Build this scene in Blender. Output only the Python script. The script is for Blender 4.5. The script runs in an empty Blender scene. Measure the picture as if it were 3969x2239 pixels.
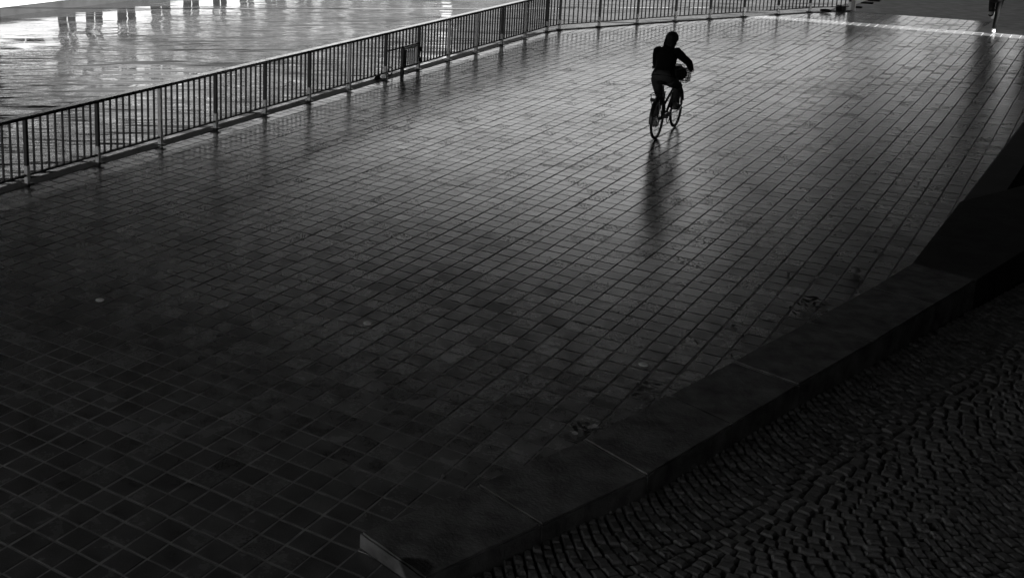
import bpy, bmesh, math, random
from mathutils import Vector, Matrix, Euler
R = math.radians
random.seed(7)
scene = bpy.context.scene
C = scene.collection

# ------------------------------------------------------------ camera, sky, sun, exposure
H_CAM = 4.4
cam_d = bpy.data.cameras.new('camera'); cam = bpy.data.objects.new('camera', cam_d); C.objects.link(cam)
cam.location = (0, 0, H_CAM)
cam_d.sensor_fit = 'HORIZONTAL'; cam_d.sensor_width = 36.0
cam_d.lens = 4485.75 / 3969 * 36.0
cam_d.shift_x = (1984.5 - 833.6) / 3969
cam_d.shift_y = -(1119.5 - 460.6) / 3969
p_, r_ = 0.216395, -0.00405
fwd = Vector((0, math.cos(p_), -math.sin(p_))); up0 = Vector((0, math.sin(p_), math.cos(p_))); rt0 = Vector((1, 0, 0))
rt = rt0 * math.cos(r_) + up0 * math.sin(r_); up = -rt0 * math.sin(r_) + up0 * math.cos(r_)
cam.rotation_euler = Matrix((rt, up, -fwd)).transposed().to_euler()
cam_d.clip_start = 0.05; cam_d.clip_end = 3000
scene.camera = cam

# quay frame: q runs along the quay, b runs across it (bridge direction, away from the river)
QX, QY, BX, BY = .663, .749, .749, -.663
def QB(q, b, z=0.0): return Vector((QX * q + BX * b, QY * q + BY * b, z))

SUN_ELEV = 42.0
sun_dir = Vector((BX * math.cos(R(SUN_ELEV)), BY * math.cos(R(SUN_ELEV)), math.sin(R(SUN_ELEV))))
sd = bpy.data.lights.new('sun', 'SUN'); so = bpy.data.objects.new('sun', sd); C.objects.link(so)
sd.energy = 5.0; sd.angle = R(0.5); sd.color = (1, 1, 1)
so.rotation_euler = sun_dir.to_track_quat('Z', 'Y').to_euler(); so.location = (30, -20, 60)

w = bpy.data.worlds.new('World'); scene.world = w; w.use_nodes = True
nt = w.node_tree; nt.nodes.clear()
sky = nt.nodes.new('ShaderNodeTexSky'); sky.sky_type = 'NISHITA'; sky.sun_disc = False
sky.sun_elevation = R(SUN_ELEV); sky.sun_rotation = math.atan2(sun_dir.x, sun_dir.y)
sky.air_density = 1.2; sky.dust_density = 3.0
bw = nt.nodes.new('ShaderNodeRGBToBW'); bg = nt.nodes.new('ShaderNodeBackground'); ow = nt.nodes.new('ShaderNodeOutputWorld')
bg.inputs['Strength'].default_value = 0.082
nt.links.new(sky.outputs[0], bw.inputs[0]); nt.links.new(bw.outputs[0], bg.inputs[0]); nt.links.new(bg.outputs[0], ow.inputs[0])
vs = scene.view_settings
vs.view_transform = 'Standard'; vs.look = 'None'; vs.exposure = 2.0; vs.gamma = 1.0; vs.use_curve_mapping = False

# ------------------------------------------------------------ helpers
class MB:
    def __init__(s): s.v = []; s.f = []; s.a = []
    def add(s, vs, fs, a=0.0):
        o = len(s.v); s.v += [tuple(x) for x in vs]
        for f in fs: s.f.append([i + o for i in f]); s.a.append(a)
    def box(s, c, size, rz=0.0, m=None):
        hx, hy, hz = size[0] / 2, size[1] / 2, size[2] / 2
        M = Matrix.Translation(c) @ (m.to_4x4() if m else Matrix.Rotation(rz, 4, 'Z'))
        vs = [M @ Vector((x * hx, y * hy, z * hz)) for z in (-1, 1) for x, y in ((-1, -1), (1, -1), (1, 1), (-1, 1))]
        s.add(vs, [(3, 2, 1, 0), (4, 5, 6, 7), (0, 1, 5, 4), (1, 2, 6, 5), (2, 3, 7, 6), (3, 0, 4, 7)])
    def bar(s, a, b, wx, wz):
        a, b = Vector(a), Vector(b); d = b - a; y = d.normalized()
        x = y.cross(Vector((0, 0, 1)))
        if x.length < 1e-4: x = Vector((1, 0, 0))
        x.normalize(); z = x.cross(y)
        s.box((a + b) / 2, (wx, d.length, wz), m=Matrix((x, y, z)).transposed())
    def prism(s, poly, z0, z1, a=0.0):
        n = len(poly); g = lambda z, p: z(p) if callable(z) else z
        vs = [(p[0], p[1], g(z0, p)) for p in poly] + [(p[0], p[1], g(z1, p)) for p in poly]
        fs = [list(range(n))[::-1], list(range(n, 2 * n))] + [(i, (i + 1) % n, (i + 1) % n + n, i + n) for i in range(n)]
        s.add(vs, fs, a)
    def slab(s, poly, z0, z1, bev, a=0.0, tilt=(0, 0)):
        n = len(poly); cx = sum(p[0] for p in poly) / n; cy = sum(p[1] for p in poly) / n
        zz = lambda p, z: z + (p[0] - cx) * tilt[0] + (p[1] - cy) * tilt[1]
        ins = []
        for p in poly:
            d = math.hypot(p[0] - cx, p[1] - cy) or 1; k = max(0.2, 1 - bev * 1.4 / d); ins.append((cx + (p[0] - cx) * k, cy + (p[1] - cy) * k))
        vs = [(p[0], p[1], z0) for p in poly] + [(p[0], p[1], zz(p, z1 - bev)) for p in poly] + [(p[0], p[1], zz(p, z1)) for p in ins]
        fs = [(i, (i + 1) % n, (i + 1) % n + n, i + n) for i in range(n)] + [(i + n, (i + 1) % n + n, (i + 1) % n + 2 * n, i + 2 * n) for i in range(n)]
        fs.append(list(range(2 * n, 3 * n)))
        s.add(vs, fs, a)
    def tube(s, pts, r, n=8, closed=False, caps=True):
        pts = [Vector(p) for p in pts]; m = len(pts); rs = r if isinstance(r, (list, tuple)) else [r] * m
        rings = []; ref = Vector((0, 0, 1))
        for i, p in enumerate(pts):
            if closed: t = pts[(i + 1) % m] - pts[i - 1]
            else: t = pts[min(i + 1, m - 1)] - pts[max(i - 1, 0)]
            t.normalize()
            x = t.cross(ref)
            if x.length < .15: x = t.cross(Vector((1, 0.2, 0)))
            x.normalize(); y = x.cross(t)
            rings.append([p + (x * math.cos(2 * math.pi * k / n) + y * math.sin(2 * math.pi * k / n)) * rs[i] for k in range(n)])
        vs = [v for rg in rings for v in rg]; fs = []
        for i in range(m if closed else m - 1):
            j = (i + 1) % m
            fs += [(i * n + k, i * n + (k + 1) % n, j * n + (k + 1) % n, j * n + k) for k in range(n)]
        if caps and not closed: fs += [list(range(n))[::-1], [(m - 1) * n + k for k in range(n)]]
        s.add(vs, fs)
    def ball(s, c, rad, nu=10, nv=7, rz=0.0):
        c = Vector(c); M = Matrix.Rotation(rz, 3, 'Z'); vs = [c + Vector((0, 0, rad[2]))]
        for j in range(1, nv):
            th = math.pi * j / nv
            for i in range(nu):
                ph = 2 * math.pi * i / nu
                vs.append(c + M @ Vector((rad[0] * math.sin(th) * math.cos(ph), rad[1] * math.sin(th) * math.sin(ph), rad[2] * math.cos(th))))
        vs.append(c - Vector((0, 0, rad[2]))); L = len(vs) - 1; fs = []
        for i in range(nu): fs.append((0, 1 + i, 1 + (i + 1) % nu))
        for j in range(nv - 2):
            for i in range(nu): fs.append((1 + j * nu + i, 1 + (j + 1) * nu + i, 1 + (j + 1) * nu + (i + 1) % nu, 1 + j * nu + (i + 1) % nu))
        for i in range(nu): fs.append((L, 1 + (nv - 2) * nu + (i + 1) % nu, 1 + (nv - 2) * nu + i))
        s.add(vs, fs)
    def mesh(s, name, mat, smooth=False, attr=False):
        me = bpy.data.meshes.new(name); me.from_pydata(s.v, [], s.f); me.update()
        if mat: me.materials.append(mat)
        if smooth: me.polygons.foreach_set('use_smooth', [True] * len(me.polygons))
        if attr:
            at = me.attributes.new('rnd', 'FLOAT', 'FACE'); at.data.foreach_set('value', s.a)
        return me
    def build(s, name, mat, parent=None, smooth=False, attr=False): return obj(name, s.mesh(name, mat, smooth, attr), parent)

def obj(name, me, parent=None):
    o = bpy.data.objects.new(name, me); C.objects.link(o)
    if parent: o.parent = parent
    return o
def tag(o, label=None, cat=None, group=None, kind=None):
    if label: o['label'] = label
    if cat: o['category'] = cat
    if group: o['group'] = group
    if kind: o['kind'] = kind
    return o
def empty(name, loc=(0, 0, 0), rz=0.0, label=None, cat=None, group=None):
    o = bpy.data.objects.new(name, None); C.objects.link(o); o.location = loc; o.rotation_euler = (0, 0, rz)
    return tag(o, label, cat, group)

# ------------------------------------------------------------ materials (a black and white picture: greys only)
def newmat(name):
    m = bpy.data.materials.new(name); m.use_nodes = True; t = m.node_tree
    return m, t, t.nodes['Principled BSDF'], t.nodes, t.links
def node(ns, typ, **kw):
    n = ns.new(typ)
    for k, v in kw.items(): setattr(n, k, v)
    return n
def mathn(ns, ls, op, a, b=None, clamp=False):
    n = ns.new('ShaderNodeMath'); n.operation = op; n.use_clamp = clamp
    for i, x in enumerate((a, b)):
        if x is None: continue
        if isinstance(x, (int, float)): n.inputs[i].default_value = x
        else: ls.new(x, n.inputs[i])
    return n.outputs[0]
def noise(ns, ls, vec, scale, detail=4, rough=.55):
    n = ns.new('ShaderNodeTexNoise'); n.inputs['Scale'].default_value = scale; n.inputs['Detail'].default_value = detail; n.inputs['Roughness'].default_value = rough
    if vec is not None: ls.new(vec, n.inputs['Vector'])
    return n.outputs['Fac']
def ramp(ns, ls, fac, p0, v0, p1, v1):
    n = ns.new('ShaderNodeMapRange'); n.inputs[1].default_value = p0; n.inputs[2].default_value = p1; n.inputs[3].default_value = v0; n.inputs[4].default_value = v1
    ls.new(fac, n.inputs[0]); return n.outputs[0]
def grey(ns, ls, val, sock):
    c = ns.new('ShaderNodeCombineColor'); [ls.new(val, c.inputs[i]) for i in range(3)]; ls.new(c.outputs[0], sock)
def bump(ns, ls, bs, hgt, dist, st=1.0):
    b = ns.new('ShaderNodeBump'); b.inputs['Strength'].default_value = st; b.inputs['Distance'].default_value = dist
    ls.new(hgt, b.inputs['Height']); ls.new(b.outputs[0], bs.inputs['Normal'])
def plain(name, v, rough=.6, metal=0.0, var=.25, sc=6.0, bmp=0.0, spec=.5):
    m, t, bs, ns, ls = newmat(name)
    g = node(ns, 'ShaderNodeNewGeometry')
    n1 = noise(ns, ls, g.outputs['Position'], sc, 5)
    grey(ns, ls, ramp(ns, ls, n1, .3, v * (1 - var), .7, v * (1 + var)), bs.inputs['Base Color'])
    ls.new(ramp(ns, ls, n1, .3, max(.02, rough - .08), .7, min(1, rough + .08)), bs.inputs['Roughness'])
    bs.inputs['Metallic'].default_value = metal; bs.inputs['Specular IOR Level'].default_value = spec
    if bmp: bump(ns, ls, bs, noise(ns, ls, g.outputs['Position'], sc * 8, 4), bmp)
    return m

def paver_mat(name, base, rough, joints_dark=False, pit=True, spec=.5, wet=.1, coat=0.0):
    m, t, bs, ns, ls = newmat(name)
    g = node(ns, 'ShaderNodeNewGeometry'); at = node(ns, 'ShaderNodeAttribute', attribute_name='rnd'); oi = node(ns, 'ShaderNodeObjectInfo')
    rnd = mathn(ns, ls, 'FRACT', mathn(ns, ls, 'ADD', mathn(ns, ls, 'MULTIPLY', at.outputs['Fac'], 7.31), oi.outputs['Random']))
    pos = g.outputs['Position']
    big = noise(ns, ls, pos, .55, 3); mid = noise(ns, ls, pos, 5, 5); fine = noise(ns, ls, pos, 90, 3)
    col = mathn(ns, ls, 'MULTIPLY', ramp(ns, ls, rnd, 0, .8, 1, 1.18), ramp(ns, ls, mid, .3, base * .72, .7, base * 1.3))
    col = mathn(ns, ls, 'MULTIPLY', col, ramp(ns, ls, fine, .35, .8, .65, 1.2))
    # pitted, worn patches on some pavers
    vo = node(ns, 'ShaderNodeTexVoronoi'); vo.inputs['Scale'].default_value = 36; ls.new(pos, vo.inputs['Vector'])
    patch = ramp(ns, ls, noise(ns, ls, pos, 2.0, 4, .6), .50, 0, .60, 1)
    patch = mathn(ns, ls, 'MULTIPLY', patch, ramp(ns, ls, rnd, .45, 0, .8, 1), True)
    pits = mathn(ns, ls, 'MULTIPLY', ramp(ns, ls, vo.outputs['Distance'], .30, 1, .55, 0), patch, True)
    col = mathn(ns, ls, 'MULTIPLY', col, ramp(ns, ls, pits, 0, 1, 1, .35))
    grey(ns, ls, col, bs.inputs['Base Color'])
    rg = mathn(ns, ls, 'ADD', ramp(ns, ls, mid, .3, rough - wet * .6, .7, rough + wet), ramp(ns, ls, rnd, 0, -.015, 1, .03))
    rg = mathn(ns, ls, 'ADD', rg, ramp(ns, ls, big, .3, -.045, .7, .085))
    rg = mathn(ns, ls, 'ADD', rg, mathn(ns, ls, 'MULTIPLY', pits, .4), True)
    ls.new(rg, bs.inputs['Roughness'])
    sp = mathn(ns, ls, 'MULTIPLY', ramp(ns, ls, pits, 0, spec, 1, .08), ramp(ns, ls, rnd, 0, .9, 1, 1.06))
    ls.new(sp, bs.inputs['Specular IOR Level'])
    hg = mathn(ns, ls, 'SUBTRACT', mathn(ns, ls, 'ADD', mathn(ns, ls, 'MULTIPLY', fine, .35), mathn(ns, ls, 'MULTIPLY', mid, .9)), mathn(ns, ls, 'MULTIPLY', pits, .5))
    bump(ns, ls, bs, hg, .0016)
    if coat: ls.new(ramp(ns, ls, pits, 0, coat, 1, 0), bs.inputs['Coat Weight']); bs.inputs['Coat Roughness'].default_value = rough + .03; bs.inputs['Coat IOR'].default_value = 1.45
    return m

M_tile = paver_mat('wet_clay_paver', .10, .18, spec=.8, wet=.08, coat=.7)
M_sett = paver_mat('granite_sett', .16, .5, spec=.5)
M_grout = plain('pale_mortar', .34, .95, var=.35, sc=9, bmp=.003, spec=.1)
M_kerb = plain('worn_kerb_stone', .15, .9, var=.5, sc=5, bmp=.008, spec=.08)
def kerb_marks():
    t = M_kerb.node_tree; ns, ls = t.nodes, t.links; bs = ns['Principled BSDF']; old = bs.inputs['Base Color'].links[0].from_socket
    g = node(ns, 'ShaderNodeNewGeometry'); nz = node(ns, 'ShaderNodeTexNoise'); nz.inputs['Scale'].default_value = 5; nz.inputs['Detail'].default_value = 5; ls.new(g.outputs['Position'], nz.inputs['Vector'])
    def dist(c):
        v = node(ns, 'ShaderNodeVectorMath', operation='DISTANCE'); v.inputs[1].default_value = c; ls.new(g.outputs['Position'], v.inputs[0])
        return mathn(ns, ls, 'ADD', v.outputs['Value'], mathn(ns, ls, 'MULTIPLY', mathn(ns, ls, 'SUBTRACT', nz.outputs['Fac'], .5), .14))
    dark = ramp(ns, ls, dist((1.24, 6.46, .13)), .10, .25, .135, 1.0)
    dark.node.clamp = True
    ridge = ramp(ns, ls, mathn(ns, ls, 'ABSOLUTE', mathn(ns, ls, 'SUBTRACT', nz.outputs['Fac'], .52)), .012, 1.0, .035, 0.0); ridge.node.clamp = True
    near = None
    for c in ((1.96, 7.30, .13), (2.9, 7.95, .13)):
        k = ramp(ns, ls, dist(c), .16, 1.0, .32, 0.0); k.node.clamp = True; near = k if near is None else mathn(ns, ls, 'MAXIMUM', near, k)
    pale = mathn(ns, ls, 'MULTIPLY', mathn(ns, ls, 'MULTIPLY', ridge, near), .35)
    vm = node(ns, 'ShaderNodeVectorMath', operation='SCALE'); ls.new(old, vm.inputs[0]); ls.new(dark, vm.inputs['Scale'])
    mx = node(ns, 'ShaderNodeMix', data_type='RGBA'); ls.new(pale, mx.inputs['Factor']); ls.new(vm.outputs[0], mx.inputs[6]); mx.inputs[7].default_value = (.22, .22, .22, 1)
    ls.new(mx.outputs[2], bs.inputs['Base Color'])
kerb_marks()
M_cope = plain('coping_stone', .10, .7, var=.35, sc=4, bmp=.004, spec=.3)
M_landing = plain('dark_landing', .05, .95, var=.3, sc=4, bmp=.003, spec=.05)  # darker, more even tone than the kerb blocks
M_laneb = plain('lane_bed', .03, .95, var=.4, sc=10, spec=.1)
M_asph = plain('asphalt', .24, .85, var=.3, sc=3, bmp=.004, spec=.25)
M_conc = plain('bridge_concrete', .11, .85, var=.25, sc=.6, bmp=.004, spec=.2)
M_wall = plain('dark_abutment_stone', .07, .9, var=.3, sc=1.5, bmp=.006, spec=.15)
M_ground = plain('bank_earth', .07, .95, var=.3, sc=.5, spec=.1)
M_iron = plain('black_railing_paint', .022, .34, var=.3, sc=14, spec=.5)
M_rail = plain('handrail_paint', .03, .2, var=.2, sc=20, spec=.8)
M_glint = plain('sky_glint_metal', .85, .22, metal=.9, var=.12, sc=8)  # bright metal standing in for the sky highlight on the dark handrail
M_pale = plain('pale_paint', .75, .4, var=.1, sc=10)
M_galv = plain('galvanised_steel', .9, .38, metal=.15, var=.15, sc=18)
M_black = plain('black_rubber', .012, .7, var=.2, sc=20, spec=.3)
M_frame = plain('bicycle_paint', .02, .3, var=.1, sc=9)
M_chrome = plain('bicycle_metal', .35, .3, metal=.9, var=.1, sc=9)
M_jacket = plain('black_jacket', .010, .95, var=.3, sc=18, bmp=.004, spec=.1)
M_jeans = plain('washed_jeans', .075, .9, var=.3, sc=16, bmp=.004, spec=.1)
M_legg = plain('black_leggings', .012, .85, var=.2, sc=14, spec=.15)
M_hair = plain('dark_hair', .012, .55, var=.4, sc=40, bmp=.004, spec=.3)
M_skin = plain('skin', .16, .55, var=.1, sc=10)
M_shoe = plain('white_shoe', .8, .6, var=.06, sc=12)
M_shoe2 = plain('suede_shoe', .16, .85, var=.2, sc=14)
M_bag = plain('dark_bag', .014, .8, var=.3, sc=14, spec=.2)
M_wicker = plain('dark_basket', .02, .7, var=.4, sc=30)
M_white = plain('white_hull_paint', .44, .35, var=.04, sc=.7)
M_strake = plain('grey_strake', .022, .6, var=.25, sc=1.2, bmp=.01)
M_dark = plain('dark_trim', .02, .6, var=.2, sc=5)
M_glass = plain('window_glass', .012, .1, var=.1, sc=3, spec=.12)
M_cabin = plain('grey_cabin', .2, .6, var=.1, sc=1)
M_roof = plain('cabin_roof', .45, .6, var=.1, sc=1)
M_leaf = plain('dry_leaf', .3, .8, var=.4, sc=30, spec=.2)
M_leafd = plain('dark_leaf', .03, .7, var=.4, sc=30, spec=.3)
M_stud = plain('steel_stud', .85, .6, metal=.0, var=.15, sc=40, bmp=.001)
M_studd = plain('worn_stud', .11, .7, var=.3, sc=40)
M_stone = plain('pebble', .14, .8, var=.3, sc=30)
M_board = plain('grey_board', .8, .7, var=.1, sc=2)
M_cable = plain('steel_cable', .2, .4, metal=.6, var=.1, sc=2)

def water_mat():
    m, t, bs, ns, ls = newmat('river_water')
    grey(ns, ls, ramp(ns, ls, noise(ns, ls, None, 1, 2), 0, .015, 1, .025), bs.inputs['Base Color'])
    bs.inputs['Roughness'].default_value = .03; bs.inputs['IOR'].default_value = 1.333
    g = node(ns, 'ShaderNodeNewGeometry'); mp = node(ns, 'ShaderNodeMapping'); ls.new(g.outputs['Position'], mp.inputs['Vector'])
    mp.inputs['Rotation'].default_value = (0, 0, R(6)); mp.inputs['Scale'].default_value = (.27, 1, 1)
    a = noise(ns, ls, mp.outputs[0], .38, 2, .5); b = noise(ns, ls, mp.outputs[0], .95, 2, .5); c = noise(ns, ls, mp.outputs[0], 5.0, 3, .55)
    calm = ramp(ns, ls, noise(ns, ls, g.outputs['Position'], .13, 2), .36, .25, .62, 1.5)
    dt = node(ns, 'ShaderNodeVectorMath', operation='DOT_PRODUCT'); ls.new(g.outputs['Position'], dt.inputs[0]); dt.inputs[1].default_value = (BX, BY, 0)
    chop = ramp(ns, ls, dt.outputs['Value'], -47, .12, -27, 1.15)        # choppier towards the quay wall
    calm = mathn(ns, ls, 'MULTIPLY', calm, chop)
    hgt = mathn(ns, ls, 'ADD', mathn(ns, ls, 'MULTIPLY', a, .02), mathn(ns, ls, 'MULTIPLY', mathn(ns, ls, 'ADD', mathn(ns, ls, 'MULTIPLY', b, .45), mathn(ns, ls, 'MULTIPLY', c, .05)), calm))
    bump(ns, ls, bs, hgt, 1.0, .8)
    return m
M_water = water_mat()

# ------------------------------------------------------------ the setting
Z_W = -3.5
mb = MB(); mb.add([(-700, -500, Z_W), (700, -500, Z_W), (700, 900, Z_W), (-700, 900, Z_W)], [(0, 1, 2, 3)])
tag(mb.build('river_water', M_water), 'grey rippled river water mirroring the moored boat', kind='structure')

# railing line (river edge)
P1, P14 = Vector((-2.64, 15.69, 0)), Vector((8.84, 30.57, 0))
dS = (P14 - P1).normalized(); nS = Vector((-dS.y, dS.x, 0))
step = (P14 - P1).length / 13
posts_a = [P1 + dS * step * k for k in range(-3, 14)]
posts_b = [Vector((x, y, 0)) for x, y in ((8.84, 30.57), (9.27, 30.92), (10.51, 31.45), (11.76, 32.03), (13.04, 32.59), (14.19, 33.0), (15.36, 33.45), (16.57, 33.91), (17.75, 34.4), (19.08, 34.68))]
edge = [P1 - dS * 30 + nS * .20, P14 - dS * .35 + nS * .20]
for i in range(1, len(posts_b)):
    d = (posts_b[min(i + 1, len(posts_b) - 1)] - posts_b[i - 1]).normalized(); edge.append(posts_b[i] + Vector((-d.y, d.x, 0)) * .05)
kL = [Vector(p) for p in ((.94, 6.85, 0), (1.84, 7.45, 0), (2.80, 8.10, 0), (3.73, 8.84, 0), (4.55, 9.50, 0), (5.65, 10.38, 0), (6.78, 11.30, 0), (7.64, 12.05, 0))]
kR = [Vector(p) for p in ((1.28, 6.34, 0), (2.16, 6.93, 0), (3.09, 7.55, 0), (4.04, 8.32, 0), (4.90, 9.02, 0), (6.02, 9.90, 0), (7.14, 10.82, 0), (7.99, 11.50, 0))]
cor = Vector((9.65, 14.41, 0)); wdir = Vector((.65, .76, 0)).normalized()
back = (kL[0] - kL[1]).normalized()
right_side = [kR[0] + back * 14, kR[0]] + kL + [cor, cor + wdir * 29]
ASPH_Q, ASPH_B, ASPH_Q2 = 38.6, -5.05, 36.0
# quay body: mortar bed under the pavers
quay_poly = edge[:] + [QB(60, -9.0), QB(60, -1.6)] + right_side[::-1]
mb = MB(); mb.prism([(p.x, p.y) for p in quay_poly], -6, -.0040)
quay = tag(mb.build('quay_pavement', M_grout), 'wide quay paved with dark wet rectangular pavers and pale joints', kind='structure')

def clip(poly, p, n):      # keep the side where (x-p).n >= 0
    out = []; m = len(poly)
    for i in range(m):
        a, b = poly[i], poly[(i + 1) % m]; da = (a[0] - p[0]) * n[0] + (a[1] - p[1]) * n[1]; db = (b[0] - p[0]) * n[0] + (b[1] - p[1]) * n[1]
        if da >= 0: out.append(a)
        if da * db < 0: t = da / (da - db); out.append((a[0] + (b[0] - a[0]) * t, a[1] + (b[1] - a[1]) * t))
    return out
halfs = []
kerb_halfs = []
for i in range(len(right_side) - 1):
    if i == 1: continue
    a, b = right_side[i], right_side[i + 1]; d = (b - a).normalized(); n = (-d.y, d.x); (halfs if i == 0 else kerb_halfs).append(((a.x + n[0] * .02, a.y + n[1] * .02), n))
back_half = halfs[0]; halfs = []
halfs.append(((P1.x - nS.x * .03, P1.y - nS.y * .03), (-nS.x, -nS.y)))
for i in range(len(posts_b) - 1):
    a, b = posts_b[i], posts_b[i + 1]; d = (b - a).normalized(); n = (d.y, -d.x); halfs.append(((a.x + n[0] * .05, a.y + n[1] * .05), n))
YAW = .669802; CA = (math.sin(YAW), math.cos(YAW)); CB = (math.cos(YAW), -math.sin(YAW))
def UV(u, v): return (CA[0] * u + CB[0] * v, CA[1] * u + CB[1] * v)
def project(x, y, z):
    v = Vector((x, y, z - H_CAM)); d = v.dot(fwd)
    if d < .1: return None
    return 833.6 + 4485.75 * v.dot(rt) / d, 460.6 - 4485.75 * v.dot(up) / d, d
us = [(1.655 - .0520 * k) * 4.4 for k in range(25, 0, -1)] + [(1.655 + .0533 * k) * 4.4 for k in range(0, 140)]
vlines = [(-.984 + .0468 * k) * 4.4 for k in range(-44, 34)]
TW, TL = .0468 * 4.4, .0520 * 4.4
rg = random.Random(3)
whole, cut = [], []
gaps = [rg.choice((.003, .0038, .0045, .005, .0075)) for _ in vlines]
for j in range(len(vlines) - 1):
    off = 0.0
    shifted = vlines[j] > -2.9 and rg.random() < .35          # a few rows near the wall are laid off-bond
    off = rg.choice((.5, .33)) * TL if shifted else rg.uniform(-.003, .003)
    for i in range(len(us) - 1):
        u0, u1, v0, v1 = us[i] + off + .0058, us[i + 1] + off - .0058, vlines[j] + gaps[j] + rg.uniform(0, .002), vlines[j + 1] - gaps[j + 1]
        c = UV((u0 + u1) / 2, (v0 + v1) / 2); q = c[0] * QX + c[1] * QY; b = c[0] * BX + c[1] * BY
        if q > ASPH_Q + .2 or q < 1.5: continue
        wv = lambda u, v: .0022 * math.sin(u * 1.1 + v * 2.3) + .0015 * math.sin(u * 2.7 + 1.3 * v)
        poly = [UV(u + .7 * wv(v * 2, u), v + wv(u, v)) for u, v in ((u0, v0), (u1, v0), (u1, v1), (u0, v1))]
        poly = poly[::-1]
        hs = halfs + [((QB(ASPH_Q, 0).x, QB(ASPH_Q, 0).y), (-QX, -QY))]
        if q > ASPH_Q2: hs = hs + [((QB(0, ASPH_B).x, QB(0, ASPH_B).y), (-BX, -BY))]
        sk_ = -((c[0] - kL[0].x) * back.x + (c[1] - kL[0].y) * back.y)
        if abs(sk_) < .2: pieces = [(clip(poly, kL[0], back), hs + [back_half]), (clip(poly, kL[0], -back), hs + kerb_halfs)]
        else: pieces = [(poly, hs + (kerb_halfs if sk_ > 0 else [back_half]))]
        pieces = [pc for pc in pieces if len(pc[0]) > 2]
        if len(pieces) == 2:                      # split only where the kerb really cuts the paver
            if all((a[0] - p[0]) * n[0] + (a[1] - p[1]) * n[1] >= -.022 for p, n in kerb_halfs for a in pieces[1][0]): pieces = [(poly, hs + [back_half])]
        for poly, hs in pieces:
            full = len(pieces) == 1
            for p, n in hs:
                if any((a[0] - p[0]) * n[0] + (a[1] - p[1]) * n[1] < 0 for a in poly):
                    poly = clip(poly, p, n); full = False
                    if len(poly) < 3: break
            if len(poly) < 3: continue
            ar = abs(sum(poly[k][0] * poly[(k + 1) % len(poly)][1] - poly[(k + 1) % len(poly)][0] * poly[k][1] for k in range(len(poly)))) / 2
            if ar < .0008: continue
            z = rg.gauss(0, .0012); tl = (rg.gauss(0, .0022), rg.gauss(0, .0022)); rn = rg.random()
            s = project(c[0], c[1], 0)
            vis = full and s and 40 < s[0] < 3930 and 0 < s[1] < 2200
            (whole if full else cut).append((vis, s[2] if s else 99, poly, z, tl, rn, c, u1 - u0, v1 - v0))
whole.sort(key=lambda t: (not t[0], t[1]))
tile_meshes = []
for k in range(4):
    mbt = MB(); a, b = (us[1] - us[0] - .0116) / 2, (TW - .012) / 2
    r4 = random.Random(k); ch = lambda: r4.uniform(0, .006)
    mbt.slab([(-a + ch(), -b + ch()), (a - ch(), -b + ch()), (a - ch(), b - ch()), (-a + ch(), b - ch())], -.05, 0, .0045)
    tile_meshes.append(mbt.mesh('paver', M_tile))
for k, (vis, d, poly, z, tl, rn, c, lu, lv) in enumerate(whole[:300]):
    o = obj('paver', tile_meshes[k % 4], quay); o.location = (c[0], c[1], max(z, -.0015))
    o.rotation_euler = Euler((tl[1], -tl[0], math.atan2(CA[1], CA[0]))); o.scale.x = lu / (us[1] - us[0] - .0116); o.scale.y = lv / (TW - .012)
mb = MB()
for vis, d, poly, z, tl, rn, c, lu, lv in whole[300:] + cut:
    if rn > .985: z -= .0012
    mb.slab(poly, -.05, max(z, -.0015), .0045, rn, tl)
tag(mb.build('paver_field', M_tile, quay, attr=True), kind='stuff')

# coping along the river edge under the railing
mb = MB()
cp = tag(empty('quay_coping'), 'long coping of dark stone blocks under the black railing', kind='structure')
L = 0.0; ln = (P14 - P1).length + 26
pos = -26.0
rc = random.Random(5)
while pos < (P14 - P1).length - .4:
    l = rc.uniform(.95, 1.25); e = min(pos + l, (P14 - P1).length - .3)
    a, b = P1 + dS * (pos + .006), P1 + dS * (e - .006); m1 = MB()
    m1.slab([(a.x - nS.x * .02, a.y - nS.y * .02), (b.x - nS.x * .02, b.y - nS.y * .02), (b.x + nS.x * .23, b.y + nS.y * .23), (a.x + nS.x * .23, a.y + nS.y * .23)], -.3, .004 + rc.uniform(-.002, .004), .010)
    m1.build('coping_stone', M_cope, cp); pos += l
for i in range(len(posts_b) - 1):
    a, b = posts_b[i], posts_b[i + 1]; d = (b - a).normalized(); n = Vector((-d.y, d.x, 0)); m1 = MB()
    m1.slab([(p.x, p.y) for p in (a - n * .04 + d * .005, b - n * .04 - d * .005, b + n * .07 - d * .005, a + n * .07 + d * .005)], -.3, .02, .01)
    m1.build('coping_stone', M_dark, cp)

# asphalt path beyond
mb = MB()
mb.prism([tuple(QB(q, b).xy) for q, b in ((ASPH_Q, -9.25), (ASPH_Q, ASPH_B), (ASPH_Q2, ASPH_B), (ASPH_Q2, 6), (140, 6), (140, -9.2))][::-1], -6.2, .004)
tag(mb.build('asphalt_path', M_asph), 'dark rough asphalt path beyond the paved quay', kind='structure')
# land on the bridge side
mb = MB(); mb.prism([tuple(QB(q, b).xy) for q, b in ((-200, -2.2), (-200, 400), (400, 400), (400, -1.0), (37, -1.0), (10, -2.2))][::-1], -6.4, -2.9)
tag(mb.build('ground', M_ground), kind='structure')
mb = MB(); mb.prism([tuple(QB(q, b).xy) for q, b in ((-400, -95), (-400, -500), (600, -500), (600, -95))], -6.4, -1.5)
tag(mb.build('far_bank', M_ground), kind='structure')

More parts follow.
